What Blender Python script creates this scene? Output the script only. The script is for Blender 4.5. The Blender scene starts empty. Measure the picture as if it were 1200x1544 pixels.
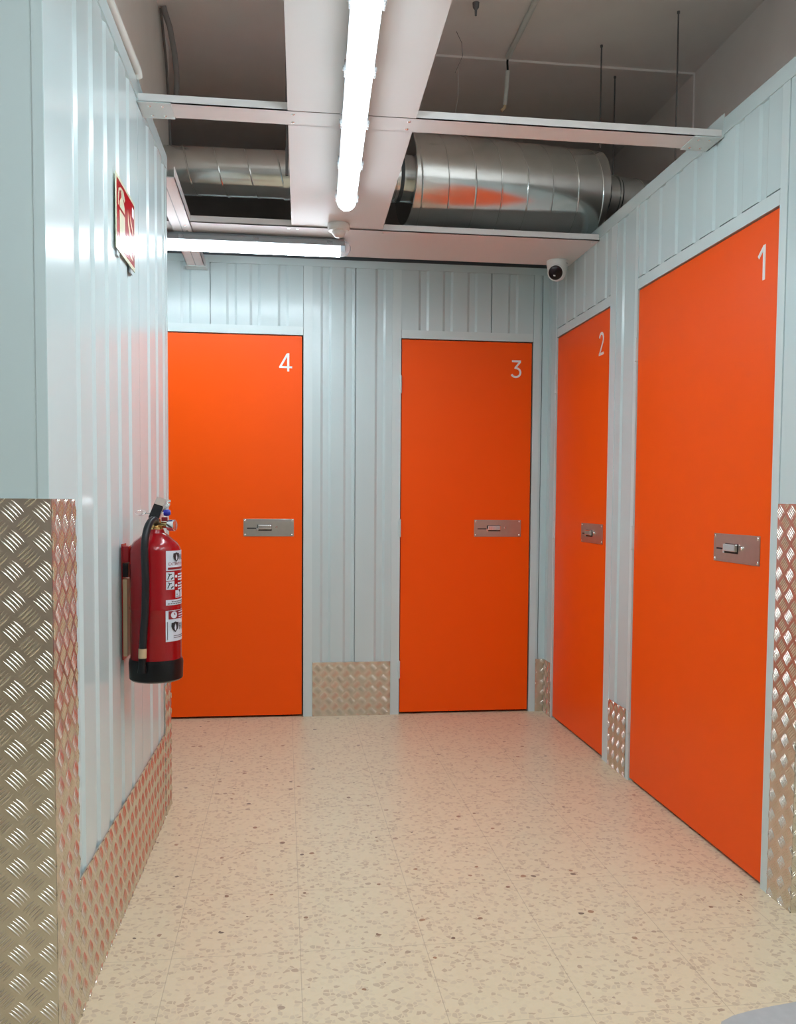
import bpy, bmesh, math, random
from mathutils import Vector, Matrix
random.seed(7)
S = bpy.context.scene
COL = S.collection

# ------------------------------------------------------------------ camera
F_PX, YAW, PITCH, ROLL, CX, CY, CAM_H = 1358.8, .1289, -.0539, .007, 604.2, 829.0, 1.2
cy_, sy_, cp_, sp_ = math.cos(YAW), math.sin(YAW), math.cos(PITCH), math.sin(PITCH)
fw = Vector((sy_*cp_, cy_*cp_, sp_)); r0 = Vector((cy_, -sy_, 0)); u0 = r0.cross(fw)
cr_, sr_ = math.cos(ROLL), math.sin(ROLL)
rt = r0*cr_ + u0*sr_; up = u0*cr_ - r0*sr_
cd = bpy.data.cameras.new('camera'); cam = bpy.data.objects.new('camera', cd); COL.objects.link(cam)
M3 = Matrix((rt, up, -fw)).transposed()
cam.matrix_world = Matrix.Translation((0, 0, CAM_H)) @ M3.to_4x4()
cd.sensor_fit = 'HORIZONTAL'; cd.sensor_width = 36; cd.lens = 36*F_PX/1200
cd.shift_x = -(CX-600)/1200; cd.shift_y = (CY-772)/1200; cd.clip_start = .05
S.camera = cam

# ------------------------------------------------------------------ view, world, light levels
S.view_settings.view_transform = 'Standard'; S.view_settings.look = 'None'
S.view_settings.gamma = 1; S.view_settings.use_curve_mapping = False
S.view_settings.exposure = -0.06
LAMP_POWER = 62.0
FILL_POWER = 14.0, 88.0          # emission of the added fill tubes, left and right
LAMP_COLOUR = (.85, .97, 1.05, 1)
w = bpy.data.worlds.new('world'); S.world = w; w.use_nodes = True
w.node_tree.nodes['Background'].inputs[0].default_value = (.5, .5, .5, 1)
w.node_tree.nodes['Background'].inputs[1].default_value = .05

# ------------------------------------------------------------------ materials
def lin(*c):
    return tuple(((x/255+.055)/1.055)**2.4 if x > 10 else x/255/12.92 for x in c) + (1,)
def mat(name, col, rough=.5, metal=0, noise=0, nscale=30, bump=0, bscale=200, coat=0, spec=.5):
    m = bpy.data.materials.new(name); m.use_nodes = True
    nt = m.node_tree; b = nt.nodes['Principled BSDF']
    b.inputs['Base Color'].default_value = col; b.inputs['Roughness'].default_value = rough
    b.inputs['Metallic'].default_value = metal; b.inputs['Specular IOR Level'].default_value = spec
    b.inputs['Coat Weight'].default_value = coat
    tc = nt.nodes.new('ShaderNodeTexCoord')
    if noise:
        n = nt.nodes.new('ShaderNodeTexNoise'); n.inputs['Scale'].default_value = nscale; n.inputs['Detail'].default_value = 4
        nt.links.new(tc.outputs['Object'], n.inputs['Vector'])
        mx = nt.nodes.new('ShaderNodeMix'); mx.data_type = 'RGBA'
        mx.inputs['A'].default_value = tuple(c*(1-noise) for c in col[:3])+(1,)
        mx.inputs['B'].default_value = tuple(min(1, c*(1+noise)) for c in col[:3])+(1,)
        nt.links.new(n.outputs['Fac'], mx.inputs['Factor']); nt.links.new(mx.outputs['Result'], b.inputs['Base Color'])
    if bump:
        n2 = nt.nodes.new('ShaderNodeTexNoise'); n2.inputs['Scale'].default_value = bscale; n2.inputs['Detail'].default_value = 3
        nt.links.new(tc.outputs['Object'], n2.inputs['Vector'])
        bp = nt.nodes.new('ShaderNodeBump'); bp.inputs['Strength'].default_value = bump; bp.inputs['Distance'].default_value = .002
        nt.links.new(n2.outputs['Fac'], bp.inputs['Height']); nt.links.new(bp.outputs['Normal'], b.inputs['Normal'])
    return m
WHITE = mat('white_coated_steel', (.57, .69, .70, 1), .205, noise=.015, nscale=6, bump=.02, bscale=60, spec=.34)
TRIM = mat('white_trim_steel', (.61, .72, .725, 1), .34, noise=.01)
BOARD = mat('white_ceiling_board', (.72, .72, .715, 1), .40, noise=.01, bump=.03, bscale=25)
ORANGE = mat('orange_lacquer', (.98, .098, .0004, 1), .40, noise=.02, nscale=9, bump=.02, bscale=400, spec=.22)
STEEL = mat('brushed_steel', (.55, .54, .50, 1), .30, 1, noise=.08, nscale=40)
CHROME = mat('bright_steel', (.85, .85, .85, 1), .15, 1, noise=.02)
TREAD = mat('aluminium_tread_plate', (.72, .68, .60, 1), .27, 1, noise=.05, nscale=25, bump=.05, bscale=300)
GALV = mat('galvanised_steel', (.66, .69, .68, 1), .20, 1, noise=.10, nscale=14, bump=.03, bscale=18)
DARK = mat('gap_shade', (.012, .012, .014, 1), .7, noise=.1)  # near-black stand-in for the shade inside gaps, slots and recesses
GREY = mat('grey_plastic', (.36, .40, .42, 1), .45, noise=.03)
GREYDK = mat('dark_grey_steel', (.06, .075, .085, 1), .5, noise=.05)
PLASTER = mat('painted_plaster', (.84, .78, .74, 1), .85, noise=.06, nscale=5, bump=.25, bscale=90)
TAN = mat('tan_plaster', (.80, .76, .70, 1), .85, noise=.06, nscale=5, bump=.25, bscale=90)
RED = mat('red_enamel', (.30, .003, .007, 1), .20, noise=.03, coat=.25, spec=.35)
BLACK = mat('black_plastic', (.006, .006, .007, 1), .3, noise=.05, spec=.3)
RUBBER = mat('black_rubber', (.008, .009, .012, 1), .36, noise=.05, spec=.4)
BRASS = mat('brass', (.72, .50, .22, 1), .25, 1, noise=.05)
TANP = mat('tan_plastic_and_reflection', (.52, .38, .22, 1), .45, noise=.05)  # plastic parts; also the painted reflection on the extinguisher bracket
BLUE = mat('blue_plastic', (.01, .015, .30, 1), .35, noise=.05)
STICK = mat('white_sticker', (.62, .68, .76, 1), .4, noise=.02)
INK = mat('black_ink', (.02, .02, .025, 1), .6, noise=.05)
INKRED = mat('red_ink', (.22, .006, .012, 1), .5, noise=.05)
SIGNRED = mat('sign_red', (.46, .003, .010, 1), .16, noise=.03, spec=.3)
GLOW = mat('pale_luminous_vinyl', (.74, .78, .56, 1), .16, noise=.02, spec=.3)
NUMW = mat('white_vinyl', (.85, .85, .85, 1), .4, noise=.01)
PLASTW = mat('white_plastic', (.80, .82, .80, 1), .35, noise=.01)
PVC = mat('white_pvc', (.66, .67, .63, 1), .5, noise=.05)
CABLE = mat('grey_brown_cable', (.22, .20, .19, 1), .6, noise=.08)
LENS = mat('dark_lens', (.012, .002, .003, 1), .22, noise=.05, spec=.25)
RODM = mat('threaded_rod_steel', (.15, .145, .145, 1), .5, .6, noise=.2, nscale=300)
MATG = mat('grey_rubber_mat', (.41, .41, .41, 1), .75, noise=.10, nscale=40, bump=.2, bscale=150)
def clear_plastic():
    m = mat('clear_end_cap', (.9, .93, .95, 1), .12); b = m.node_tree.nodes['Principled BSDF']
    b.inputs['Transmission Weight'].default_value = .75; b.inputs['IOR'].default_value = 1.3
    n = m.node_tree.nodes.new('ShaderNodeTexNoise'); n.inputs['Scale'].default_value = 80
    bp = m.node_tree.nodes.new('ShaderNodeBump'); bp.inputs['Strength'].default_value = .1
    m.node_tree.links.new(n.outputs['Fac'], bp.inputs['Height']); m.node_tree.links.new(bp.outputs['Normal'], b.inputs['Normal'])
    return m
CLEAR = clear_plastic()
def emit(name, power, down=True):
    m = mat(name, (.9, .9, .9, 1), .4); b = m.node_tree.nodes['Principled BSDF']
    b.inputs['Emission Color'].default_value = LAMP_COLOUR; N = m.node_tree.nodes; L = m.node_tree.links     # the LEDs shine down, so the diffuser is brightest underneath
    if down:
        g = N.new('ShaderNodeNewGeometry'); sx = N.new('ShaderNodeSeparateXYZ'); mr = N.new('ShaderNodeMapRange')
        L.new(g.outputs['Normal'], sx.inputs[0]); L.new(sx.outputs[2], mr.inputs['Value'])
        mr.inputs['From Min'].default_value = -.3; mr.inputs['From Max'].default_value = -1
        mr.inputs['To Min'].default_value = power*.05; mr.inputs['To Max'].default_value = power
        L.new(mr.outputs[0], b.inputs['Emission Strength'])
    else: b.inputs['Emission Strength'].default_value = power
    return m
TUBE = emit('lit_diffuser', LAMP_POWER)
FILL_GLOW = [emit('lit_fill_tube', p, False) for p in FILL_POWER]

def terrazzo():
    m = bpy.data.materials.new('terrazzo'); m.use_nodes = True; nt = m.node_tree; N = nt.nodes; L = nt.links
    b = N['Principled BSDF']; tc = N.new('ShaderNodeTexCoord')
    warp = N.new('ShaderNodeTexNoise'); warp.inputs['Scale'].default_value = 45
    L.new(tc.outputs['Object'], warp.inputs['Vector'])
    va = N.new('ShaderNodeVectorMath'); va.operation = 'MULTIPLY_ADD'
    va.inputs[1].default_value = (.010, .010, .010); L.new(warp.outputs['Color'], va.inputs[0]); L.new(tc.outputs['Object'], va.inputs[2])
    def vor(scale, feat, vec):
        v = N.new('ShaderNodeTexVoronoi'); v.feature = feat; v.voronoi_dimensions = '2D'; v.inputs['Scale'].default_value = scale
        L.new(vec, v.inputs['Vector']); return v
    def mix(fac, a, c):
        x = N.new('ShaderNodeMix'); x.data_type = 'RGBA'
        for s, v in (('Factor', fac), ('A', a), ('B', c)):
            if isinstance(v, (tuple, float)): x.inputs[s].default_value = v
            else: L.new(v, x.inputs[s])
        return x.outputs['Result']
    def math_(op, a, c, clamp=False):
        x = N.new('ShaderNodeMath'); x.operation = op; x.use_clamp = clamp
        for i, v in enumerate((a, c)):
            if isinstance(v, (int, float)): x.inputs[i].default_value = v
            else: L.new(v, x.inputs[i])
        return x.outputs[0]
    def ramp(fac, stops):
        r = N.new('ShaderNodeValToRGB'); r.color_ramp.interpolation = 'LINEAR'
        e = r.color_ramp.elements
        e[0].position, e[0].color = stops[0]; e[1].position, e[1].color = stops[-1]
        for p, c in stops[1:-1]:
            n = e.new(p); n.color = c
        L.new(fac, r.inputs[0]); return r.outputs[0]
    sep = N.new('ShaderNodeSeparateColor')
    v1 = vor(72, 'F1', va.outputs[0]); e1 = vor(72, 'DISTANCE_TO_EDGE', va.outputs[0])
    L.new(v1.outputs['Color'], sep.inputs[0])
    chip = ramp(sep.outputs[0], [(0, (.66, .565, .39, 1)), (.5, (.69, .595, .425, 1)), (.8, (.57, .465, .33, 1)), (1, (.49, .375, .26, 1))])
    edge = ramp(e1.outputs['Distance'], [(.05, (0, 0, 0, 1)), (.14, (1, 1, 1, 1))])
    col = mix(edge, (.69, .585, .40, 1), chip)
    # sparse larger dark / rust chips
    v2 = vor(30, 'F1', va.outputs[0]); sep2 = N.new('ShaderNodeSeparateColor'); L.new(v2.outputs['Color'], sep2.inputs[0])
    near = math_('LESS_THAN', v2.outputs['Distance'], math_('MULTIPLY', sep2.outputs[1], .30))
    pick = math_('GREATER_THAN', sep2.outputs[0], .945)
    dark = ramp(sep2.outputs[2], [(0, (.10, .075, .055, 1)), (.35, (.33, .16, .075, 1)), (.6, (.36, .27, .19, 1)), (1, (.48, .36, .25, 1))])
    col = mix(math_('MULTIPLY', near, pick), col, dark)
    # blotches
    bl = N.new('ShaderNodeTexNoise'); bl.inputs['Scale'].default_value = 4; L.new(tc.outputs['Object'], bl.inputs['Vector'])
    col = mix(math_('MULTIPLY', bl.outputs['Fac'], .12), col, (.58, .45, .315, 1))
    # tile joints
    sx = N.new('ShaderNodeSeparateXYZ'); L.new(tc.outputs['Object'], sx.inputs[0])
    def joint(c, pitch, off):
        f = math_('FRACT', math_('DIVIDE', math_('SUBTRACT', c, off), pitch), 0)
        d = math_('MULTIPLY', math_('MINIMUM', f, math_('SUBTRACT', 1.0, f)), pitch)
        return math_('LESS_THAN', d, .0010)
    j = math_('MAXIMUM', joint(sx.outputs[0], .3355, .043-3.355), joint(sx.outputs[1], .3775, 2.353-3.775))
    col = mix(math_('MULTIPLY', j, .42), col, (.26, .19, .13, 1))
    L.new(col, b.inputs['Base Color'])
    b.inputs['Roughness'].default_value = .34; b.inputs['Specular IOR Level'].default_value = .4
    return m
FLOOR = terrazzo()

# ------------------------------------------------------------------ helpers
ORG = {}
class Frame:
    """A vertical plane: u runs to the viewer's right, n towards the viewer, z up."""
    def __init__(s, ox, oy, ux, uy, nx, ny):
        s.o = Vector((ox, oy, 0)); s.u = Vector((ux, uy, 0)).normalized(); s.n = Vector((nx, ny, 0)).normalized()
    def __call__(s, u, n, z): return s.o + s.u*u + s.n*n + Vector((0, 0, z))
WORLD = Frame(0, 0, 1, 0, 0, 1)
BACK = Frame(0, 4.983, 1, 0, 0, -1)
RIGHT = Frame(1.478, 0, 0, -1, -1, 0)            # u = -Y
SL = .018
LEFT = Frame(-.4745, 1.915, SL, 1, 1, -SL)        # u = Y - 1.915
FRONT = Frame(-.4745, 1.915, 1, 0, 0, -1)
RETURN = Frame(1.478, 2.42, 1, 0, 0, -1)

class MB:
    def __init__(s): s.bm = bmesh.new()
    def box(s, u0, u1, n0, n1, z0, z1, F=WORLD, bev=0):
        vs = [s.bm.verts.new(F(u, n, z)) for u in (u0, u1) for n in (n0, n1) for z in (z0, z1)]
        fs = [s.bm.faces.new([vs[i] for i in q]) for q in ((0, 1, 3, 2), (4, 6, 7, 5), (0, 4, 5, 1), (2, 3, 7, 6), (0, 2, 6, 4), (1, 5, 7, 3))]
        if bev:
            es = list({e for f in fs for e in f.edges})
            bmesh.ops.bevel(s.bm, geom=es, offset=bev, segments=2, affect='EDGES', profile=.6)
        return s
    def prism(s, pts, a, b, fn):
        """pts: 2D outline; fn(x, y, t) gives the point; extruded t = a..b"""
        A = [s.bm.verts.new(fn(x, y, a)) for x, y in pts]; B = [s.bm.verts.new(fn(x, y, b)) for x, y in pts]
        n = len(pts)
        for i in range(n): s.bm.faces.new((A[i], A[(i+1) % n], B[(i+1) % n], B[i]))
        s.bm.faces.new(A[::-1]); s.bm.faces.new(B)
        return s
    def tube(s, path, r, seg=12, cap=True):
        P = [Vector(p) for p in path]; R = r if isinstance(r, (list, tuple)) else [r]*len(P)
        rings = []; ref = None
        for i, p in enumerate(P):
            t = (P[min(i+1, len(P)-1)] - P[max(i-1, 0)]).normalized()
            if ref is None:
                ref = t.orthogonal().normalized()
            ref = (ref - t*ref.dot(t)).normalized(); bi = t.cross(ref)
            rings.append([s.bm.verts.new(p + (ref*math.cos(a) + bi*math.sin(a))*R[i]) for a in (2*math.pi*k/seg for k in range(seg))])
        for a, b in zip(rings, rings[1:]):
            for k in range(seg): s.bm.faces.new((a[k], a[(k+1) % seg], b[(k+1) % seg], b[k]))
        if cap: s.bm.faces.new(rings[0][::-1]); s.bm.faces.new(rings[-1])
        return s
    def lathe(s, prof, o, ax=(0, 0, 1), seg=40):
        """prof: (radius, distance along axis)"""
        o = Vector(o); ax = Vector(ax).normalized(); e1 = ax.orthogonal().normalized(); e2 = ax.cross(e1); rings = []
        for r, h in prof:
            c = o + ax*h
            rings.append([s.bm.verts.new(c)] if r < 1e-6 else
                         [s.bm.verts.new(c + (e1*math.cos(a)+e2*math.sin(a))*r) for a in (2*math.pi*k/seg for k in range(seg))])
        for a, b in zip(rings, rings[1:]):
            for k in range(seg):
                k2 = (k+1) % seg
                if len(a) == 1 and len(b) == 1: continue
                if len(a) == 1: s.bm.faces.new((a[0], b[k2], b[k]))
                elif len(b) == 1: s.bm.faces.new((a[k], a[k2], b[0]))
                else: s.bm.faces.new((a[k], a[k2], b[k2], b[k]))
        if len(rings[0]) > 1: s.bm.faces.new(rings[0][::-1])
        if len(rings[-1]) > 1: s.bm.faces.new(rings[-1])
        return s
    def poly(s, pts): s.bm.faces.new([s.bm.verts.new(p) for p in pts]); return s
    def build(s, name, m, parent=None, smooth=False, loc=None):
        bmesh.ops.recalc_face_normals(s.bm, faces=s.bm.faces[:])
        o0 = Vector(loc) if loc is not None else (ORG[parent.name] if parent else Vector((0, 0, 0)))
        bmesh.ops.translate(s.bm, verts=s.bm.verts[:], vec=-o0)
        me = bpy.data.meshes.new(name); s.bm.to_mesh(me); s.bm.free()
        me.materials.append(m)
        if smooth:
            me.polygons.foreach_set('use_smooth', [True]*len(me.polygons))
            me.set_sharp_from_angle(angle=math.radians(40))
        o = bpy.data.objects.new(name, me); COL.objects.link(o)
        if parent: o.parent = parent
        else: o.location = o0
        ORG[o.name] = o0
        return o
def tag(o, label=None, cat=None, group=None, kind=None):
    for k, v in (('label', label), ('category', cat), ('group', group), ('kind', kind)):
        if v: o[k] = v
    return o
def thing(name, loc, label, cat, group=None, kind=None):
    o = bpy.data.objects.new(name, None); COL.objects.link(o); o.location = loc; o.empty_display_size = .05
    ORG[o.name] = Vector(loc); return tag(o, label, cat, group, kind)

def text_faces(txt, size):
    cu = bpy.data.curves.new('t', 'FONT'); cu.body = txt; cu.size = size
    ob = bpy.data.objects.new('t', cu); COL.objects.link(ob)
    dg = bpy.context.evaluated_depsgraph_get(); dg.update()
    me = ob.evaluated_get(dg).to_mesh()
    V = [v.co.copy() for v in me.vertices]; P = [list(p.vertices) for p in me.polygons]
    ob.evaluated_get(dg).to_mesh_clear(); bpy.data.objects.remove(ob); bpy.data.curves.remove(cu)
    return V, P
def put_faces(mb, V, P, fn):
    vs = [mb.bm.verts.new(fn(v.x, v.y)) for v in V]
    for p in P:
        try: mb.bm.faces.new([vs[i] for i in p])
        except ValueError: pass
def ribbon(pts, wd):
    """outline of a stroke of constant width"""
    P = [Vector((x, y)) for x, y in pts]; Lp, Rp = [], []
    for i, p in enumerate(P):
        d1 = (p-P[i-1]).normalized() if i else (P[1]-p).normalized()
        d2 = (P[i+1]-p).normalized() if i < len(P)-1 else d1
        n1 = Vector((-d1.y, d1.x)); n2 = Vector((-d2.y, d2.x)); m = (n1+n2)
        m = m/max(m.length_squared, .35)*2 if m.length > 1e-6 else n1
        Lp.append(tuple(p+m*wd/2)); Rp.append(tuple(p-m*wd/2))
    return Lp + Rp[::-1]
def arc(cx, cy, rx, ry, a0, a1, n=14):
    return [(cx+rx*math.cos(math.radians(a0+(a1-a0)*i/n)), cy+ry*math.sin(math.radians(a0+(a1-a0)*i/n))) for i in range(n+1)]

# ribbed cladding: outline in (u, n) swept over z
def clad(mb, F, u0, u1, z0, z1, grooves=(), seams=(), depth=.0065, back=-.05):
    ev = []
    for g in grooves:
        if u0+.035 < g < u1-.035: ev.append((g, 'g'))
    for q in seams:
        if u0+.01 < q < u1-.01: ev.append((q, 's'))
    pts = [(u0, 0)]
    for c, k in sorted(ev):
        if k == 'g': pts += [(c-.029, 0), (c-.016, -depth), (c+.016, -depth), (c+.029, 0)]
        else: pts += [(c-.0022, 0), (c-.0020, -.022), (c+.0020, -.022), (c+.0022, 0)]
    pts += [(u1, 0), (u1, back), (u0, back)]
    mb.prism(pts, z0, z1, lambda x, y, t: F(x, y, t))

# five-bar tread plate
def tread(mb, F, u0, u1, z0, z1, n0=.0, th=.003, ph=(0, 0), p=.0615):
    mb.box(u0, u1, n0, n0+th, z0, z1, F)
    LB, WB, HB, PT = .037, .0060, .0026, .0074
    for i in range(int((u1-u0)/p)+3):
        for j in range(int((z1-z0)/p)+3):
            for k in (0, 1):
                cu = u0+(i-1+.5*k+ph[0])*p; cz = z0+(j-1+.5*k+ph[1])*p
                d = Vector((1, 1))/1.41421 if k else Vector((1, -1))/1.41421
                e = Vector((-d.y, d.x))
                for q in range(-2, 3):
                    c = Vector((cu, cz))+e*PT*q
                    if not (u0-.004 < c.x < u1+.004 and z0-.004 < c.y < z1+.004): continue
                    rows = []
                    for t in (-.5, -.27, 0, .27, .5):
                        wv = WB/2*(1-(2*t)**2)**.7; hv = HB*(1-(2*t)**2)**.6
                        row = []
                        for sx_, hh in ((-1, 0), (-.6, .62), (0, 1), (.6, .62), (1, 0)):
                            pt = c+d*LB*t+e*wv*sx_
                            row.append(mb.bm.verts.new(F(min(max(pt.x, u0), u1), n0+th-.0001+hv*hh, min(max(pt.y, z0), z1))))
                        rows.append(row)
                    for a, b in zip(rows, rows[1:]):
                        for m_ in range(4): mb.bm.faces.new((a[m_], a[m_+1], b[m_+1], b[m_])).smooth = True

def screw(F, u, z, r, n, parent, m=CHROME, name='screw'):
    o = F(u, n, z)
    return MB().lathe([(r, -.001), (r, .0008), (r*.75, .0022), (r*.3, .003), (0, .0031)], o, F.n, 12).build(name, m, parent, True)

# ------------------------------------------------------------------ shell
def structure(name, mb, m, label, cat, smooth=False):
    return tag(mb.build(name, m, None, smooth), label, cat, kind='structure')
CEIL = 3.4
structure('floor', MB().box(-3.0, 2.085, -4, 7.5, -.1, 0), FLOOR, 'cream terrazzo tile floor of the storage corridor', 'floor')
structure('ceiling', MB().box(-3.1, 2.2, -4.1, 7.6, CEIL, CEIL+.15), PLASTER, 'brownish grey plaster ceiling high above the partitions', 'ceiling')
structure('wall_outer_right', MB().box(2.085, 2.2, -4.1, 7.6, -.1, CEIL), PLASTER, 'plaster building wall seen above the right partition', 'wall')
structure('wall_outer_back', MB().box(-3.1, 2.085, 7.5, 7.6, -.1, CEIL), PLASTER, 'dim plaster building wall behind the air ducts', 'wall')
structure('wall_outer_left', MB().box(-3.1, -3.0, -4.1, 7.5, -.1, CEIL), PLASTER, 'plaster building wall at the far left side', 'wall')
structure('wall_behind', MB().box(-3.0, 2.085, -4.1, -4.0, -.1, CEIL), PLASTER, 'plaster building wall closing the corridor behind the viewer', 'wall')
structure('wall_left_upper', MB().box(-1.1, -.56, 1.98, 4.64, 2.56, CEIL), TAN, 'tan plaster wall standing above the left partition', 'wall')

# ------------------------------------------------------------------ partitions
ZT = 2.5      # top of the partitions
DT = 2.0975   # door top
# back
b = MB()
D4 = (-.80, .103); D3 = (.642, 1.388)
gB = [-1.30, -1.14, -.98, -.66, -.52, -.28, -.155, -.005, .226, .352, .525, .765, .90, 1.037, 1.27]
clad(b, BACK, -3.0, D4[0]-.05, 0, 2.475, gB, [-1.1])
clad(b, BACK, D4[0]-.05, D4[1]+.0, DT+.045, 2.475, gB, [-.392])
clad(b, BACK, D4[1]+.0015, D3[0]-.0505, 0, 2.475, gB, [.388])
clad(b, BACK, D3[0]-.049, D3[1]+.0, DT+.045, 2.475, gB, [1.147])
clad(b, BACK, D3[1]+.0015, 1.478, 0, 2.475, [], [1.44])
b.box(-3.0, 1.478, -.05, .004, 2.468, 2.507, BACK)
for x0, x1 in ((D4[0]-.05, D4[1]), (D3[0], D3[1])):           # blocked openings behind the leaves
    b.box(x0, x1, -.05, -.045, 0, DT+.05, BACK)
structure('wall_back', b, WHITE, 'white ribbed steel partition at the end holding doors 3 and 4', 'wall')
structure('trim_4', MB().box(-3.0, 1.478, -.045, -.002, 2.5075, 2.575, BACK), GREYDK, 'dark grey steel channel along the top of the back partition', 'trim')
# right (u = -Y)
D1 = (-3.685, -2.5915); D2 = (-4.816, -4.011)
b = MB()
gR = [-2.70-.1515*k for k in range(16)]
gR = [g for g in gR if abs(g+3.96) > .05]
clad(b, RIGHT, -4.983, D2[0]-.025, 0, 2.45, [], [-4.93])
clad(b, RIGHT, D2[0]-.025, D2[1], DT+.05, 2.45, gR)
clad(b, RIGHT, D2[1]+.0015, D1[0]-.034, 0, 2.45, [-3.84])
clad(b, RIGHT, D1[0]-.034, D1[1], DT+.05, 2.45, gR)
clad(b, RIGHT, D1[1]+.0015, -2.42, 0, 2.45, [], [-2.549])
b.box(-4.983, -2.42, -.05, .004, 2.447, ZT, RIGHT)
for x0, x1 in (D2, D1): b.box(x0, x1, -.05, -.045, 0, DT+.05, RIGHT)
clad(b, RETURN, .05, .607, 0, 2.45, [.2, .36, .52]); b.box(0.05, .607, -.05, 0, 2.45, ZT, RETURN)
structure('wall_right', b, WHITE, 'white ribbed steel partition on the right holding doors 1 and 2', 'wall')
# left
LU = 1.668
b = MB()
gL = [y-1.915 for y in (2.165, 2.325, 2.485, 2.645, 2.805, 3.150, 3.325, 3.490)]
clad(b, LEFT, 0, LU, 0, 2.45, gL, [2.972-1.915])
b.box(0, LU, -.05, .004, 2.447, ZT, LEFT)
b.box(LU-.03, LU, -.05, .0015, 0, 2.447, LEFT)
clad(b, FRONT, -2.5, -.02, 0, ZT, [], [])
b.box(-.022, -.001, -.05, .0015, 0, ZT, FRONT)
structure('wall_left', b, WHITE, 'white ribbed steel partition on the left carrying the extinguisher', 'wall')

# ------------------------------------------------------------------ doors
def digit(ch):
    if ch == '1': return [ribbon([(.34, 0), (.34, 1)], .125), ribbon([(.02, .70), (.33, .955)], .115)]
    if ch == '2': return [ribbon(arc(.31, .70, .25, .245, 165, -35) + [(.10, .07)], .115), ribbon([(.02, .055), (.62, .055)], .11)]
    if ch == '3': return [ribbon([(.06, .945), (.585, .945)], .11), ribbon([(.55, .92), (.27, .585)], .105), ribbon([(.22, .59)]+arc(.29, .305, .27, .255, 88, -155), .11)]
    return [ribbon([(.50, 0), (.50, 1)], .12), ribbon([(.46, .96), (.06, .25)], .115), ribbon([(.0, .235), (.72, .235)], .11)]
def make_door(num, F, u0, u1, lock, dig, frame_l, frame_r, label, hinges=True):
    d = thing('door_%s' % num, F((u0+u1)/2, 0, 0), label, 'door', kind='structure')
    MB().box(u0+.003, u1-.006, -.042, -.003, .012, DT-.006, F, .0015).build('door_leaf', ORANGE, d)
    f = MB(); top = 2.468 if F is BACK else 2.447
    f.box(u0-frame_l, u0-.002, -.03, .0025, 0, top, F); f.box(u1+.002, u1+frame_r, -.03, .0025, 0, top, F)
    f.box(u0-.0005, u1-.0005, -.03, .0015, DT, DT+.045, F)
    f.build('door_frame', TRIM, d)
    MB().box(u0, u1, -.046, -.043, 0, DT, F).build('door_gap', DARK, d)  # dark sheet painting the shade in the gap around the leaf
    s0, s1 = lock
    lp = MB().box(s0, s1, -.003, .0005, 1.003, 1.098, F, .0012).build('lock_plate', STEEL, d)
    W_ = s1-s0; zc = 1.0505
    for a in (.035, .965):
        for zz in (1.012, 1.089): screw(F, s0+a*W_, zz, .0055, .0005, lp, name='rivet')
    MB().box(s0+.07*W_, s0+.27*W_, .0005, .0012, zc-.0065, zc-.0005, F).build('bolt_slot_shade', DARK, lp)  # slot drawn as a dark strip, its shade put into the colour
    MB().box(s0+.27*W_, s0+.56*W_, .0005, .0012, zc-.017, zc+.016, F).build('bolt_recess_shade', DARK, lp)  # dark box painted for the shade under the slide bolt
    MB().box(s0+.285*W_, s0+.555*W_, .001, .013, zc-.010, zc+.0145, F, .003).build('slide_bolt', CHROME, lp)
    MB().box(s0+.255*W_, s0+.295*W_, .001, .008, zc-.018, zc-.002, F, .001).build('bolt_tab', CHROME, lp)
    MB().lathe([(.0062, -.001), (.0062, .005), (.004, .0075), (0, .008)], F(s0+.655*W_, .0005, zc+.003), F.n, 16).build('knob', CHROME, lp, True)
    du, dz, dh = dig
    m = MB()
    for k, pl in enumerate(digit(num)):
        m.prism(pl, -.0032, -.0016-.00006*k, lambda x, y, t: F(du+x*dh, t, dz+y*dh))
    m.build('numeral', NUMW, d)
    if hinges:
        for hz in (1.845, 1.05, .255):
            h = MB().box(u0-.011, u0+.003, -.004, .0085, hz-.047, hz+.047, F, .002)
            h.tube([F(u0-.003, .007, hz-.05), F(u0-.003, .007, hz+.05)], .0045, 10)
            h.build('hinge', TRIM, d)
    return d
make_door('4', BACK, D4[0], D4[1], (-.22, .053), (-.027, 1.900, .098), .05, .05, 'orange door numbered 4, leftmost on the back partition')
make_door('3', BACK, D3[0], D3[1], (1.062, 1.332), (1.262, 1.896, .098), .05, .037, 'orange door numbered 3, right one on the back partition')
make_door('2', RIGHT, D2[0], D2[1], (-4.368, -4.064), (-4.165, 1.893, .108), .025, .075, 'narrow looking orange door numbered 2 on the right partition near the corner')
make_door('1', RIGHT, D1[0], D1[1], (-2.957, -2.654), (-2.716, 1.896, .108), .034, .042, 'large orange door numbered 1, nearest on the right')

# ------------------------------------------------------------------ tread plate kick plates
def kick(label, parts, loc):
    m = MB()
    for a in parts: tread(m, *a)
    return tag(m.build('kick_plate', TREAD, None, False, loc), label, 'kick plate')
n_ = .0008
kick('tall tread plate corner guard wrapping the near left wall end', [(FRONT, -1.2, .0045, 0, 1.2, .0018, .003, (.35, .1)), (LEFT, 0, .193, 0, 1.2, .0018, .003, (.2, .1))], (-.4745, 1.915, 0))
kick('long low tread plate along the bottom of the left wall below the extinguisher', [(LEFT, .196, 1.518, 0, .322, n_, .003, (.1, .3))], (-.46, 2.7, 0))
kick('short tread plate corner guard at the far end of the left wall', [(LEFT, 1.524, LU+.0045, 0, .50, .0018, .003, (.5, .2)), (Frame(LEFT(LU, 0, 0).x, LEFT(LU, 0, 0).y, -1, 0, 0, 1), 0, .05, 0, .5, 0.001, .003)], LEFT(LU, 0, 0))
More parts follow.
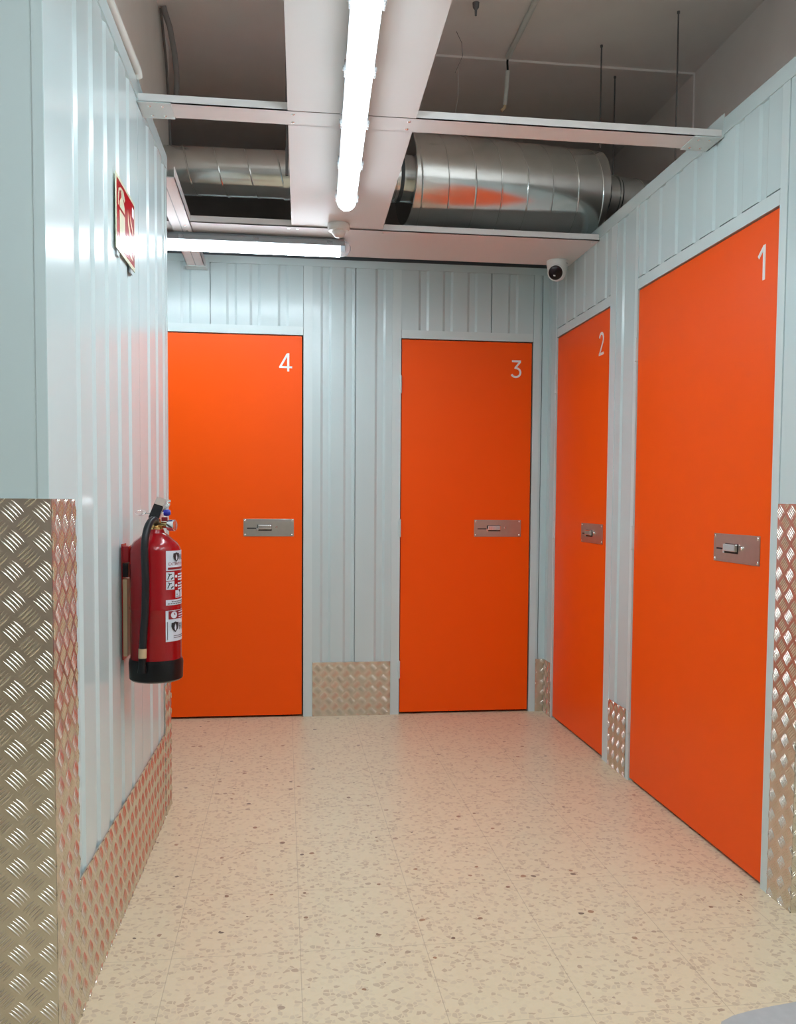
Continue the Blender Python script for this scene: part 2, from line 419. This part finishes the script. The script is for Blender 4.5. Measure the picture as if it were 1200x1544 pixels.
kick('tread plate at floor level between doors 4 and 3', [(BACK, .155, .590, 0, .303, n_, .003, (0, -.15))], (.37, 4.983, 0))
kick('tiny tread plate in the back right corner beside door 3', [(BACK, 1.427, 1.476, 0, .303, n_, .003, (.3, .2))], (1.45, 4.983, 0))
kick('narrow tread plate in the corner beside door 2', [(RIGHT, -4.976, -4.843, 0, .303, n_, .003, (.3, .2))], (1.478, 4.9, 0))
kick('small tread plate at floor level between doors 2 and 1', [(RIGHT, -3.934, -3.721, 0, .303, n_, .003, (.1, .0))], (1.478, 3.83, 0))
kick('tall tread plate corner guard right of door 1 at the frame edge', [(RIGHT, -2.548, -2.4155, 0, 1.2, n_, .003, (.2, .1)), (RETURN, -.0045, .6, 0, 1.2, .0008, .003, (.4, .4))], (1.478, 2.42, 0))

# ------------------------------------------------------------------ suspended boards and beams
ZB = 2.44
def along(y, x0): return x0 + SL*(y-2.3)
STRIP = Frame(-.001-2.3*SL, 0, 1, -SL, SL, 1)          # u across, n along depth
# central strip of boards (one pan per length, with a joint at the cross beam)
def strip_board(n0, n1, label):
    m = MB(); e = lambda y, q: (-.001+SL*(y-2.3)+q, y)
    up_ = lambda x, y, t: Vector((x, y, t))
    m.prism([e(n0, 0), e(n0, .414), e(n1, .414), e(n1, 0)], ZB+.0006, ZB+.004, up_)
    for q in (0, .411): m.prism([e(n0, q), e(n0, q+.003), e(n1, q+.003), e(n1, q)], ZB+.0039, ZB+.035, up_)
    return tag(m.build('ceiling_board', BOARD, None, False, STRIP(.2, (n0+n1)/2, ZB)), label, 'ceiling panel', 'white boards hung over the corridor')
strip_board(3.0763, 4.1717, 'white ceiling board over the far end of the long tube light')
strip_board(-.6, 2.9657, 'white ceiling board nearest the viewer above the long tube light')
m = MB()
Y0, Y1 = 4.172, 4.635
m.box(-2.2, 1.476, Y0, Y1, ZB-.006, ZB-.002); m.box(-2.2, 1.476, Y0, Y0+.003, ZB-.006, ZB+.024); m.box(-2.2, 1.476, Y1-.003, Y1, ZB-.006, ZB+.024)
cb = tag(m.build('ceiling_board', BOARD, None, False, (0, 4.45, ZB)), 'wide white ceiling board with raised edge crossing in front of the back partition', 'ceiling panel', 'white boards hung over the corridor')
for x in (.02, .06, .45, 1.45): screw(Frame(0, 0, 1, 0, 0, 1), 0, 0, 0, 0, None) if 0 else MB().lathe([(.006, .001), (.006, -.001), (0, -.003)], (x, Y0+.03, ZB-.006), (0, 0, 1), 10).build('screw', CHROME, cb, True)
# cross beam
bx = thing('cross_beam', (.5, 3.02, ZB), 'white steel channel beam spanning from left wall to right wall', 'beam')
m = MB(); xa, xb = -.452, 1.476
m.box(xa, xb, 2.966, 3.076, ZB, ZB+.0035); m.box(xa, xb, 2.966, 2.969, ZB, ZB+.026); m.box(xa, xb, 3.073, 3.076, ZB, ZB+.03)
m.build('channel', BOARD, bx)
for x0, x1, k in ((xa-.004, xa+.10, 1), (xb-.10, xb, -1)):
    mm = MB(); mm.box(x0, x1, 2.960, 3.080, ZB-.003, ZB-.0005)
    xx = x0 if k == 1 else x1-.003
    mm.box(xx, xx+.003, 2.955, 3.085, ZB-.003, ZB+.075)
    br = mm.build('end_bracket', TRIM, bx)
    for sx in (.35, .75):
        for y in (2.985, 3.055):
            px = x0+.1*sx if k == 1 else x1-.1*sx
            MB().lathe([(.0055, .0), (.0055, -.0015), (.003, -.0035), (0, -.004)], (px, y, ZB-.003), (0, 0, 1), 10).build('screw', CHROME, br, True)
for x in (.028, .405):
    for y in (2.99, 3.05): MB().lathe([(.006, .001), (.006, -.0015), (.003, -.004), (0, -.0045)], (x, y, ZB), (0, 0, 1), 10).build('screw', CHROME, bx, True)
# side beam carrying on from the left wall to the back partition
sb = thing('side_beam', (-.46, 4.3, ZB), 'white channel beam running from left wall end to the back partition above door 4', 'beam')
m = MB(); ya, yb = 3.60, 4.972
m.box(-.505, -.415, ya, yb, ZB-.012, ZB-.0085); m.box(-.505, -.502, ya, yb, ZB-.012, ZB+.03); m.box(-.418, -.415, ya, yb, ZB-.012, ZB+.03)
m.build('channel', BOARD, sb)
m = MB().box(-.515, -.405, 4.90, 4.975, ZB-.016, ZB-.0125); m.box(-.515, -.405, 4.973, 4.978, ZB-.016, ZB+.05); m.build('end_bracket', TRIM, sb)
MB().box(-.462, -.458, ya, yb, ZB-.0128, ZB-.0115).build('seam_cover', GREY, sb)
for y in (4.20, 4.28):
    MB().lathe([(.006, .001), (.006, -.002), (0, -.004)], (-.44, y, ZB-.012), (0, 0, 1), 10).build('screw', CHROME, sb, True)

# ------------------------------------------------------------------ tube lights
def make_lamp(a, b_, ztop, label, ends=True, wd=.078):
    """weatherproof LED batten from a to b (x, y), hung under ztop"""
    a = Vector((*a, 0)); b_ = Vector((*b_, 0)); d = (b_-a).normalized(); nn = Vector((-d.y, d.x, 0)); Ln = (b_-a).length
    F = Frame(a.x, a.y, d.x, d.y, nn.x, nn.y)
    t = thing('tube_light', tuple(((a+b_)/2).xy) + (ztop,), label, 'light', 'weatherproof tube lights')
    h = wd/2
    prof = [(-h*.72, 0), (h*.72, 0), (h*.95, -.012), (h, -.030), (h, -.034), (-h, -.034), (-h, -.030), (-h*.95, -.012)]
    MB().prism(prof, .03, Ln-.03, lambda x, y, q: F(q, x, ztop-.006+y)).build('housing', GREY, t)
    cap = [(h*math.cos(x), -.034-.042*math.sin(x)) for x in [math.pi*k/14 for k in range(15)]]
    MB().prism(cap, .05, Ln-.05, lambda x, y, q: F(q, x, ztop-.006+y)).build('diffuser', TUBE, t, True)
    for e0, e1 in ((.05, 0), (Ln-.05, Ln)):
        s = MB(); rings = []
        full = cap + [(-h*.8, -.006), (h*.8, -.006)]
        for k in range(6):
            q = k/5; sc = math.sqrt(max(0.02, 1-q*q*.93))
            rings.append([s.bm.verts.new(F(e0+(e1-e0)*q, x*sc, ztop-.006-.036+(y+.036)*sc)) for x, y in full])
        for r1, r2 in zip(rings, rings[1:]):
            for k in range(len(full)): s.bm.faces.new((r1[k], r1[(k+1) % len(full)], r2[(k+1) % len(full)], r2[k]))
        s.bm.faces.new(rings[-1]); s.build('end_cap', CLEAR, t, True)
    n = max(2, round(Ln/.33))
    for k in range(n):
        q = .10+(Ln-.2)*k/(n-1)
        for sg in (-1, 1):
            c = MB(); c.box(q-.012, q+.012, sg*h*.98, sg*(h+.005), ztop-.060, ztop-.020, F, .0015)
            c.box(q-.006, q+.006, sg*h*.98, sg*(h+.009), ztop-.046, ztop-.036, F, .001)
            c.build('clip', CLEAR if sg > -2 else GREY, t)
    for q in (Ln*.2, Ln*.8):
        MB().box(q-.02, q+.02, -h*.5, h*.5, ztop-.0062, ztop, F).build('mount_bracket', CHROME, t)
    return t
make_lamp((.1935, 2.12), (.249, 3.725), ZB+.0008, 'long lit tube light under the central ceiling strip, pointing to the back wall')
make_lamp((-1.25, 4.335), (.312, 4.335), ZB-.006, 'lit tube light under the cross board above door 4')
make_lamp((.16, -.05), (.19, 1.55), ZB+.0008, 'lit tube light under the ceiling strip directly over the viewer')
def fill_lamp(x, y, z, label, k):  # added tubes above the view, brightening the ceiling void and walls
    t = thing('fill_tube', (x, y, z), label, 'light', 'added fill tubes out of view')
    MB().lathe([(.0, 0), (.020, .0), (.020, 1.44), (0, 1.44)], (x, y-.72, z), (0, 1, 0), 20).build('tube', FILL_GLOW[k], t, True)
    for yy in (-.75, .72): MB().lathe([(.0, 0), (.023, 0), (.023, .03), (0, .03)], (x, y+yy, z), (0, 1, 0), 20).build('tube_cap', PLASTW, t, True)
    for yy in (-.735, .735): MB().tube([(x, y+yy, z+.02), (x, y+yy, CEIL)], .004, 8).build('hanger', RODM, t)
fill_lamp(-.27, .45, 2.66, 'added bare fill tube hung out of view to light the void, left one', 0)
fill_lamp(1.25, .75, 2.60, 'added bare fill tube hung out of view to light the void, right one', 1)

# motion sensor
ms = thing('motion_sensor', (.243, 4.13, ZB), 'round white motion sensor beside the far end of the long tube light', 'sensor')
MB().lathe([(.047, .004), (.050, -.004), (.050, -.022), (.045, -.030), (.030, -.032)], (.243, 4.125, ZB), (0, 0, 1), 32).build('sensor_base', PLASTW, ms, True)
MB().lathe([(.030, -.031), (.029, -.042), (.022, -.052), (.011, -.058), (0, -.060)], (.243, 4.125, ZB), (0, 0, 1), 28).build('sensor_dome', PLASTW, ms, True)

# security camera
sc = thing('security_camera', (1.388, 4.55, ZB-.006), 'white turret security camera with dark eye under the cross board', 'camera')
c0 = Vector((1.388, 4.55, ZB-.006))
MB().lathe([(.054, 0), (.0555, -.006), (.055, -.016), (.050, -.040), (.047, -.06), (.041, -.078), (.030, -.092), (.014, -.100), (0, -.102)], c0, (0, 0, 1), 40).build('camera_body', PLASTW, sc, True)
look = Vector((-.42, -.80, -.32)).normalized(); ec = c0+Vector((-.006, -.012, -.058))
MB().lathe([(.041, .016), (.0425, .026), (.0405, .032), (.036, .0335)], ec, look, 32).build('eye_ring', PLASTW, sc, True)
ey = MB().lathe([(.036, .026), (.036, .035), (.032, .041), (.018, .0445), (0, .045)], ec, look, 32).build('eye_glass', LENS, sc, True)
lr = look.cross(Vector((0, 0, 1))).normalized(); lu = lr.cross(look)
fr = lambda a, q, t: ec+look*t+lr*a+lu*q
MB().prism([(.0, -.017), (.010, -.014), (.009, -.008), (-.001, -.011)], .0435, .0452, fr).build('led_window', NUMW, ey)
m = MB()
for k in range(6):
    a0 = -.95+.07*k
    def q(an, z): return c0+Vector((math.cos(an)*.0552, math.sin(an)*.0552, z))
    m.poly([q(a0, -.016), q(a0+.045, -.016), q(a0+.045, -.0215-.002*(k % 2)), q(a0, -.0215)])
m.build('maker_mark', GREY, sc)

# ------------------------------------------------------------------ ducts
def helix(m, a, b_, r, pitch, ph=0, bead=.0035, seg=30):
    a, b_ = Vector(a), Vector(b_); ax = (b_-a).normalized(); e1 = ax.orthogonal().normalized(); e2 = ax.cross(e1); Ln = (b_-a).length
    n = int(Ln/pitch*seg)
    m.tube([a+ax*(Ln*i/n)+(e1*math.cos(2*math.pi*i/seg+ph)+e2*math.sin(2*math.pi*i/seg+ph))*r for i in range(n+1)], bead, 6)
A0 = Vector((.565, 4.285, 2.712)); A1 = Vector((1.515, 4.40, 2.716)); axd = (A1-A0).normalized(); LD = (A1-A0).length
si = thing('duct_silencer', tuple((A0+A1)/2), 'fat galvanised spiral duct silencer above the cross board on the right', 'duct')
m = MB().lathe([(.10, -.001), (.203, 0), (.207, .004), (.207, LD-.004), (.203, LD), (.10, LD+.001)], A0, axd, 72); 
helix(m, A0, A1, .2065, .127, 1.2, .0045, 48); m.build('silencer_body', GALV, si, True)
for o, k in ((A0, -1), (A1, 1)):
    MB().lathe([(.104, 0), (.104, .05), (.109, .052), (.109, .060), (.104, .062), (.104, .10), (.110, .102), (.110, .112), (.104, .114)], o, axd*k, 48).build('collar', GALV, si, True)
    cl = MB().lathe([(.106, .028), (.108, .028), (.108, .044), (.106, .044)], o, axd*k, 48).build('clamp_band', GREYDK, si, True)
    cc = o+axd*k*.036+Vector((0, -.095, .045))
    MB().lathe([(.008, -.014), (.008, .014)], cc, (0, 0, 1), 10).build('clamp_bolt', BLACK, cl, True)
for q in ((.03, .6), (.03, 2.3)):
    pass
pd = thing('spiral_duct', (-.3, 4.29, 2.70), 'slim galvanised spiral duct left of the central ceiling strip', 'duct')
P0, P1 = Vector((-.57, 4.30, 2.70)), A0-axd*.1145; P1.z = 2.70
m = MB(); m.lathe([(.105, 0), (.105, (P1-P0).length)], P0, P1-P0, 56); helix(m, P0, P1, .1045, .137, 2.2, .004, 36); m.build('duct_pipe', GALV, pd, True)
dd = (P1-P0).normalized(); qc = P0+dd*(.582)
hg = MB().lathe([(.106, -.012), (.110, -.012), (.110, .012), (.106, .012)], qc, dd, 48).build('hanger_ring', GALV, pd, True)
m = MB().box(qc.x-.006, qc.x+.006, qc.y-.115, qc.y-.104, 2.66, 2.78); m.tube([(qc.x, qc.y-.11, 2.70), (qc.x, qc.y-.11, CEIL)], .006, 8); m.build('hanger_rod', RODM, hg)
P2 = A1+axd*.114; P3 = P2+Vector((.42, .08, .0))
pr = thing('spiral_duct', tuple((P2+P3)/2), 'short slim duct leaving the silencer over the right partition', 'duct')
m = MB().lathe([(.104, 0), (.104, (P3-P2).length)], P2, P3-P2, 48); helix(m, P2, P3, .1035, .137, 2.9, .003, 36); m.build('duct_pipe', GALV, pr, True)

# hanging rods
def rod(x, y, z0, label):
    return tag(MB().tube([(x, y, z0), (x, y, CEIL)], .0038, 8).lathe([(.0065, 0), (.0065, -.010), (.004, -.012)], (x, y, CEIL), (0, 0, 1), 6).build('hanger_rod', RODM, None, False, (x, y, z0)), label, 'rod', 'threaded rods from the ceiling')
rod(1.516, 4.306, 2.915, 'threaded rod above the right end of the fat duct, leftmost of three')
rod(1.695, 4.602, 2.52, 'threaded rod behind the duct collar, middle of three')
rod(1.752, 3.969, 2.52, 'long threaded rod behind the right partition, rightmost of three')

# ceiling conduit, joints, wires
structure('trim_1', MB().box(.44, 2.085, 4.505, 4.530, CEIL-.010, CEIL), PLASTER, 'raised plaster joint line running across the ceiling', 'trim')
structure('trim_2', MB().box(2.077, 2.085, 4.505, 4.530, 2.3, CEIL-.010), PLASTER, 'raised plaster joint line down the outer right wall', 'trim')
tag(MB().tube([(1.085, 2.6, CEIL-.014), (1.088, 3.6, CEIL-.013), (1.092, 4.452, CEIL-.015)], .013, 10).build('conduit', PVC, None, True, (1.09, 3.6, CEIL)), 'pale conduit fixed to the ceiling, ending near the joint line', 'pipe')
hp = thing('hanging_conduit', (1.097, 4.475, 3.14), 'short white conduit stub dangling from the ceiling', 'pipe')
MB().tube([(1.094, 4.46, CEIL), (1.094, 4.475, 3.37), (1.098, 4.478, 3.325)], .0055, 8).build('cable', BLACK, hp, True)
MB().tube([(1.098, 4.478, 3.330), (1.094, 4.480, 3.25), (1.086, 4.482, 3.165)], .0105, 10).build('sleeve', PVC, hp, True)
MB().tube([(1.087, 4.482, 3.168), (1.084, 4.483, 3.152), (1.070, 4.483, 3.138)], .008, 8).build('cable_end', TANP, hp, True)
tag(MB().tube([(.80, 4.28, CEIL), (.83, 4.30, 3.36), (.835, 4.3, 3.30), (.80, 4.3, 3.22)], .0012, 5).build('loose_wire', RODM, None, True, (.8, 4.28, CEIL)), 'thin dark wire curling from the ceiling near the strip', 'wire')
tag(MB().tube([(.87, 4.6, CEIL), (.872, 4.6, 3.25), (.852, 4.6, 3.12), (.85, 4.6, 3.06), (.875, 4.6, 2.97)], .0014, 5).build('loose_wire', PVC, None, True, (.87, 4.6, CEIL)), 'thin pale wire hanging down towards the fat duct', 'wire')
tag(MB().lathe([(.016, 0), (.014, -.02), (.006, -.03), (.005, -.055)], (.84, 4.03, CEIL), (0, 0, 1), 10).build('ceiling_hook', RODM, None, True, (.84, 4.03, CEIL)), 'small dark anchor in the ceiling beside the strip', 'hook')
gc = tag(MB().tube([(-.535, 4.25, CEIL), (-.530, 4.26, 3.38), (-.512, 4.29, 3.33), (-.497, 4.34, 3.24), (-.492, 4.38, 3.15), (-.497, 4.40, 3.08), (-.515, 4.41, 3.03), (-.545, 4.42, 2.98)], .013, 12).build('cable_loop', CABLE, None, True, (-.535, 4.25, CEIL)), 'grey flexible conduit drooping from a hole in the ceiling at upper left', 'pipe')
tag(MB().tube([(-.549, 4.27, CEIL), (-.5485, 4.45, 3.25), (-.5485, 4.56, 3.05), (-.5485, 4.60, 2.80)], .006, 8).build('thin_conduit', CABLE, None, True, (-.549, 4.27, CEIL)), 'thin grey cable running down the tan wall above the left duct', 'pipe')
tag(MB().tube([LEFT(.08, .0, 2.522), LEFT(.70, 0, 2.522), LEFT(.95, .004, 2.522), LEFT(1.015, .006, 2.519), LEFT(1.03, .007, 2.503)], .0155, 12).build('conduit', PVC, None, True, LEFT(.5, 0, 2.53)), 'white pipe lying along the top edge of the left partition', 'pipe')

# ------------------------------------------------------------------ fire extinguisher sign
SG = Frame(LEFT(0, .008, 0).x, LEFT(0, .008, 0).y, SL, 1, 1, -SL)
s0, s1, z0, z1 = .668, .950, 1.888, 2.094
fs = thing('fire_sign', SG((s0+s1)/2, 0, z0), 'red and cream fire extinguisher pictogram sign on left wall', 'sign')
MB().box(s0, s1, -.0025, 0, z0, z1, SG, .0008).build('sign_plate', GLOW, fs)
fld = MB().box(s0+.012, s1-.012, -.0005, .0006, z0+.012, z1-.012, SG).build('red_field', SIGNRED, fs)
for u in (s0+.02, s1-.06): MB().box(u, u+.035, -.008, -.0025, z0-.014, z0+.03, SG).build('mount_tape', GREY, fs)
X = lambda x, y, t: SG(s0+x*(s1-s0), t, z0+y*(z1-z0))
m = MB()
for pl in ([(.17, .12), (.43, .12), (.43, .56), (.17, .56)], [(.17, .60), (.43, .60), (.42, .68), (.36, .75), (.24, .75), (.18, .68)],
           [(.26, .75), (.34, .75), (.34, .81), (.26, .81)], ribbon([(.34, .83), (.22, .86), (.14, .82), (.11, .70), (.11, .60)], .035),
           [(.24, .81), (.42, .76), (.44, .80), (.36, .885), (.26, .885)]):
    m.prism(pl, .0004, .0011, X)
m.build('extinguisher_symbol', GLOW, fld)
m = MB()
for pl in ([(.60, .74), (.64, .60), (.72, .48), (.80, .42), (.83, .36), (.74, .36), (.66, .44), (.60, .54)],
           [(.71, .73), (.74, .60), (.82, .54), (.88, .44), (.90, .38), (.86, .56), (.80, .62)],
           [(.55, .40), (.60, .30), (.70, .22), (.80, .16), (.86, .11), (.74, .12), (.62, .18), (.57, .26)],
           [(.70, .36), (.78, .29), (.86, .24), (.90, .17), (.92, .28), (.82, .34)]):
    m.prism(pl, .0004, .0011, X)
m.build('flame_symbol', GLOW, fld)
MB().prism([(.83, .74), (.93, .74), (.93, .88), (.83, .88)], .0004, .001, X).build('certificate_mark', STICK, fld)

# ------------------------------------------------------------------ fire extinguisher
EX = Vector((-.367, 2.655, .680)); R = .0678
ex = thing('fire_extinguisher', tuple(EX), 'red fire extinguisher with black hose hanging on the left wall', 'fire extinguisher')
def ez(z): return EX+Vector((0, 0, z))
MB().lathe([(R-.004, .052), (R, .056), (R, .193), (R+.0008, .195), (R+.0008, .199), (R, .201), (R, .352), (R-.003, .364), (R-.011, .376), (R-.026, .388), (.034, .396), (.026, .400), (.024, .406), (.022, .410)], EX, seg=64).build('cylinder', RED, ex, True)
MB().lathe([(.056, 0), (R-.003, .001), (R+.003, .006), (R+.0045, .05), (R+.002, .060), (R-.003, .060)], EX, seg=56).build('base_skirt', BLACK, ex, True)
vl = MB().lathe([(.021, .408), (.021, .415), (.015, .417), (.015, .438), (.012, .440), (.012, .452)], EX, seg=20).build('valve', BRASS, ex, True)
m = MB().tube([ez(.423)+Vector((.008, 0, 0)), ez(.421)+Vector((.040, -.008, 0))], .0085, 14)
m.build('gauge_stem', BRASS, vl, True)
g = ez(.421)+Vector((.036, -.008, 0))
MB().lathe([(.0145, 0), (.0155, .004), (.0155, .018), (.013, .020), (0, .0205)], g, (.96, -.27, 0), 24).build('pressure_gauge', CHROME, vl, True)
# handle: lower carrying handle, upper lever (leaning towards the back right)
def bar(m, p, q, wd, th, side):
    p, q = Vector(p), Vector(q); d = (q-p).normalized(); s_ = (Vector(side)-d*Vector(side).dot(d)).normalized(); n = d.cross(s_)
    fn = lambda x, y, t: p+(q-p)*t+s_*x+n*y
    m.prism([(-wd/2, -th/2), (wd/2, -th/2), (wd/2, th/2), (-wd/2, th/2)], 0, 1, fn)
hd = ez(.448)
sd = (.82, .10, 0)
m = MB(); bar(m, hd+Vector((-.004, -.008, -.012)), hd+Vector((.010, .000, .024)), .026, .024, (1, .1, 0)); 
lv = m.build('lever', BLACK, ex)
m = MB(); bar(m, hd+Vector((.0095, -.004, .023)), hd+Vector((.017, .010, .041)), .0255, .018, (1, .1, 0))
bar(m, hd+Vector((.017, .006, .041)), hd+Vector((.022, .070, .038)), .022, .006, (1, .1, 0)); m.build('lever_grip', CHROME, lv)
m = MB(); bar(m, hd+Vector((.015, .004, .010)), hd+Vector((.020, .085, .030)), .020, .005, (1, .1, 0)); m.build('carry_handle', CHROME, ex)
MB().tube([hd+Vector((-.030, -.010, .006)), hd+Vector((.030, -.006, .007))], .0022, 8).build('safety_pin', CHROME, ex, True)
rg = [hd+Vector((-.036+.014*math.cos(a), -.010+.012*math.sin(a), .007+.006*math.sin(a))) for a in [2*math.pi*k/20 for k in range(21)]]
MB().tube(rg, .0016, 6, False).build('pin_ring', CHROME, ex, True)
MB().lathe([(0, -.010), (.007, -.009), (.009, -.003), (.009, .004), (.006, .009), (0, .010)], hd+Vector((.033, -.010, .007)), (1, 0, .1), 16).build('tamper_seal', BLUE, ex, True)
MB().box(hd.x+.018, hd.x+.034, hd.y-.012, hd.y-.004, hd.z-.016, hd.z-.005, WORLD, .002).build('red_tag', INKRED, ex)
# hose
def hz(px, z, yoff): return Vector((EX.x+px, EX.y+yoff, EX.z+z))
hp_ = [hz(.004, .428, -.012), hz(.002, .436, -.028), hz(-.003, .434, -.046), hz(-.010, .418, -.064), hz(-.015, .388, -.077), hz(-.016, .35, -.0825), hz(-.014, .28, -.0835), hz(-.016, .20, -.0825), hz(-.020, .14, -.082), hz(-.023, .095, -.082)]
fine = []
for i in range(len(hp_)-1):
    a, b_, c, d = hp_[max(i-1, 0)], hp_[i], hp_[i+1], hp_[min(i+2, len(hp_)-1)]
    for k in range(6):
        t = k/6
        fine.append(.5*((2*b_)+(c-a)*t+(2*a-5*b_+4*c-d)*t*t+(-a+3*b_-3*c+d)*t**3))
fine.append(hp_[-1])
ho = MB().tube(fine, .0098, 14).build('hose', RUBBER, ex, True)
MB().tube([hz(-.0232, .098, -.082), hz(-.024, .073, -.082)], .0108, 16).build('hose_ferrule', TANP, ho, True)
MB().tube([hz(-.024, .074, -.082), hz(-.0245, .055, -.082), hz(-.025, .034, -.0825)], [.0105, .0095, .0125], 14).build('nozzle', BLACK, ho, True)
# wall bracket
br = MB(); LW = lambda u, n, z: LEFT(u, n, z)
u_e = EX.y-1.915
br.box(u_e-.004, u_e+.050, .0055, .0085, .735, 1.05, LEFT); br.box(u_e-.004, u_e+.050, .0085, .026, 1.000, 1.045, LEFT, .003)
bk = br.build('wall_bracket', RED, ex)
MB().box(u_e-.006, u_e+.036, .0085, .020, .745, .955, LEFT, .001).build('bracket_reflection', TANP, bk)  # tan colour stands in for a reflection on the bracket
MB().box(u_e-.008, u_e+.030, .0085, .024, .960, .998, LEFT, .002).build('bracket_hook', BLACK, bk)
# stickers (angle measured on the cylinder; 0 faces the corridor, negative turns to the viewer)
TH0 = -1.47
def wrap(x, z, rr=.0006):
    a = TH0 + x/R; z = .111+(z-.090)*.8556
    return EX+Vector((math.cos(a)*(R+rr), math.sin(a)*(R+rr), z))
def sticker(mb, x0, x1, za, zb, rr=.0006, n=14):
    cols = []
    for i in range(n+1):
        x = x0+(x1-x0)*i/n; cols.append([mb.bm.verts.new(wrap(x, z, q)) for z, q in ((za, rr-.0008), (za, rr), (zb, rr), (zb, rr-.0008))])
    for a, b_ in zip(cols, cols[1:]):
        for k in range(3): mb.bm.faces.new((a[k], b_[k], b_[k+1], a[k+1]))
XS = .030; XE = .150
def label_(name, mb, m, parent): return mb.build(name, m, parent)
m = MB(); sticker(m, XS, XE, .312, .374); lab = label_('top_label', m, STICK, ex)
def words(parent, name, mt, rows, rr=.0011):
    m = MB()
    for txt, x, z, size in rows:
        V, P = text_faces(txt, size); put_faces(m, V, P, lambda a, b_: wrap(x+a, z+b_, rr))
    return m.build(name, mt, parent)
def shield(parent, cx_, cz_, h_):
    m = MB(); o = [(0, .5), (.18, .42), (.38, .40), (.40, .1), (.30, -.2), (0, -.5), (-.30, -.2), (-.40, .1), (-.38, .40), (-.18, .42)]
    m.poly([wrap(cx_+x*h_, cz_+y*h_, .0024) for x, y in o]); s_ = m.build('shield_mark', INK, parent)
    m = MB(); o = [(0, .32), (.07, .10), (.10, -.08), (.05, -.32), (-.05, -.32), (-.10, -.08), (-.07, .10)]
    m.poly([wrap(cx_+x*h_, cz_+y*h_, .0028) for x, y in o]); m.build('flame_mark', STICK, s_)
shield(lab, XS+.033, .354, .030)
words(lab, 'print', INK, [('RU', XS+.047, .345, .024)])
words(lab, 'red_print', INKRED, [('EXTINTOR DE', XS+.006, .329, .0125)])
m = MB(); sticker(m, XS+.005, XS+.085, .3155, .3225, .0012); m.build('red_band', INKRED, lab)
for za, zb in ((.281, .308), (.253, .279)):
    m = MB(); sticker(m, XS, XS+.026, za, zb, .0006, 5); pc = label_('pictogram', m, STICK, ex)
    m = MB()
    for pl in (ribbon([(.004, .004), (.010, .018), (.017, .020)], .003), ribbon([(.014, .004), (.022, .010)], .004), ribbon([(.006, .022), (.011, .019)], .003)):
        m.poly([wrap(XS+x, za+y, .0012) for x, y in pl])
    m.build('print', INK, pc)
    m = MB(); m.poly([wrap(XS+.033+.0045*math.cos(a), (za+zb)/2-.001+.0045*math.sin(a), .0009) for a in [2*math.pi*k/16 for k in range(16)]]); m.build('step_dot', STICK, pc)
    m = MB()
    for k in range(3): sticker(m, XS+.041, XS+.085-.006*(k % 2), zb-.006-.0085*k-.0045, zb-.006-.0085*k, .0008, 8)
    m.build('instruction_lines', STICK, pc)
m = MB(); sticker(m, XS+.030, XS+.050, .226, .249, .0006, 5); pc = label_('pictogram', m, STICK, ex)
m = MB(); m.poly([wrap(XS+x, z, .0012) for x, z in ((.043, .249), (.050, .249), (.050, .241))]); m.poly([wrap(XS+x, z, .0012) for x, z in ((.034, .234), (.036, .243), (.038, .234))])
sticker(m, XS+.033, XS+.047, .229, .2305, .0012, 3); m.build('print', INK, pc)
m = MB(); sticker(m, XS+.054, XS+.075, .226, .249, .0006, 5); label_('pictogram', m, STICK, ex)
m = MB(); sticker(m, XS-.001, XE-.02, .204, .221, .0006); lb = label_('notice_label', m, STICK, ex)
m = MB()
for k, (a, zz) in enumerate(((.016, .215), (.004, .209))):
    for q in range(9): sticker(m, XS+a+.0085*q, XS+a+.0085*q+.006, zz-.0015, zz+.001, .0012, 2)
m.build('print', INK, lb)
m = MB(); sticker(m, XS-.002, XE-.02, .090, .189, .0006); lb = label_('maker_label', m, STICK, ex)
m = MB(); sticker(m, XS+.006, XE-.021, .160, .186, .0011); rb = m.build('red_panel', INKRED, lb)
m = MB(); m.poly([wrap(XS+.024+.011*math.cos(a), .173+.011*math.sin(a), .0015) for a in [2*math.pi*k/20 for k in range(20)]])
for k in range(3): sticker(m, XS+.042, XS+.078, .179-.008*k, .182-.008*k, .0015, 6)
m.build('badge', STICK, rb)
shield(lb, XS+.027, .135, .034)
words(lb, 'print', INK, [('RU', XS+.043, .124, .031)])
m = MB()
for zz in (.107, .101): sticker(m, XS+.022, XS+.075, zz-.001, zz+.0005, .0012, 6)
sticker(m, XS+.002, XS+.0035, .096, .153, .0012, 2); m.build('fine_print', INK, lb)

ex.scale = (1.06, 1.06, 1.06)

# ------------------------------------------------------------------ grey mat at the lower right
o = [(.94, 1.80), (1.00, 1.905), (1.04, 1.926), (1.09, 1.940), (1.15, 1.952), (1.25, 1.968), (1.60, 1.99), (1.60, 1.2), (.90, 1.2)]
tag(MB().prism(o, .0005, .006, lambda x, y, t: Vector((x, y, t))).build('floor_mat', MATG, None, False, (1.2, 1.6, 0)), 'grey floor mat peeking in at the lower right edge', 'mat')
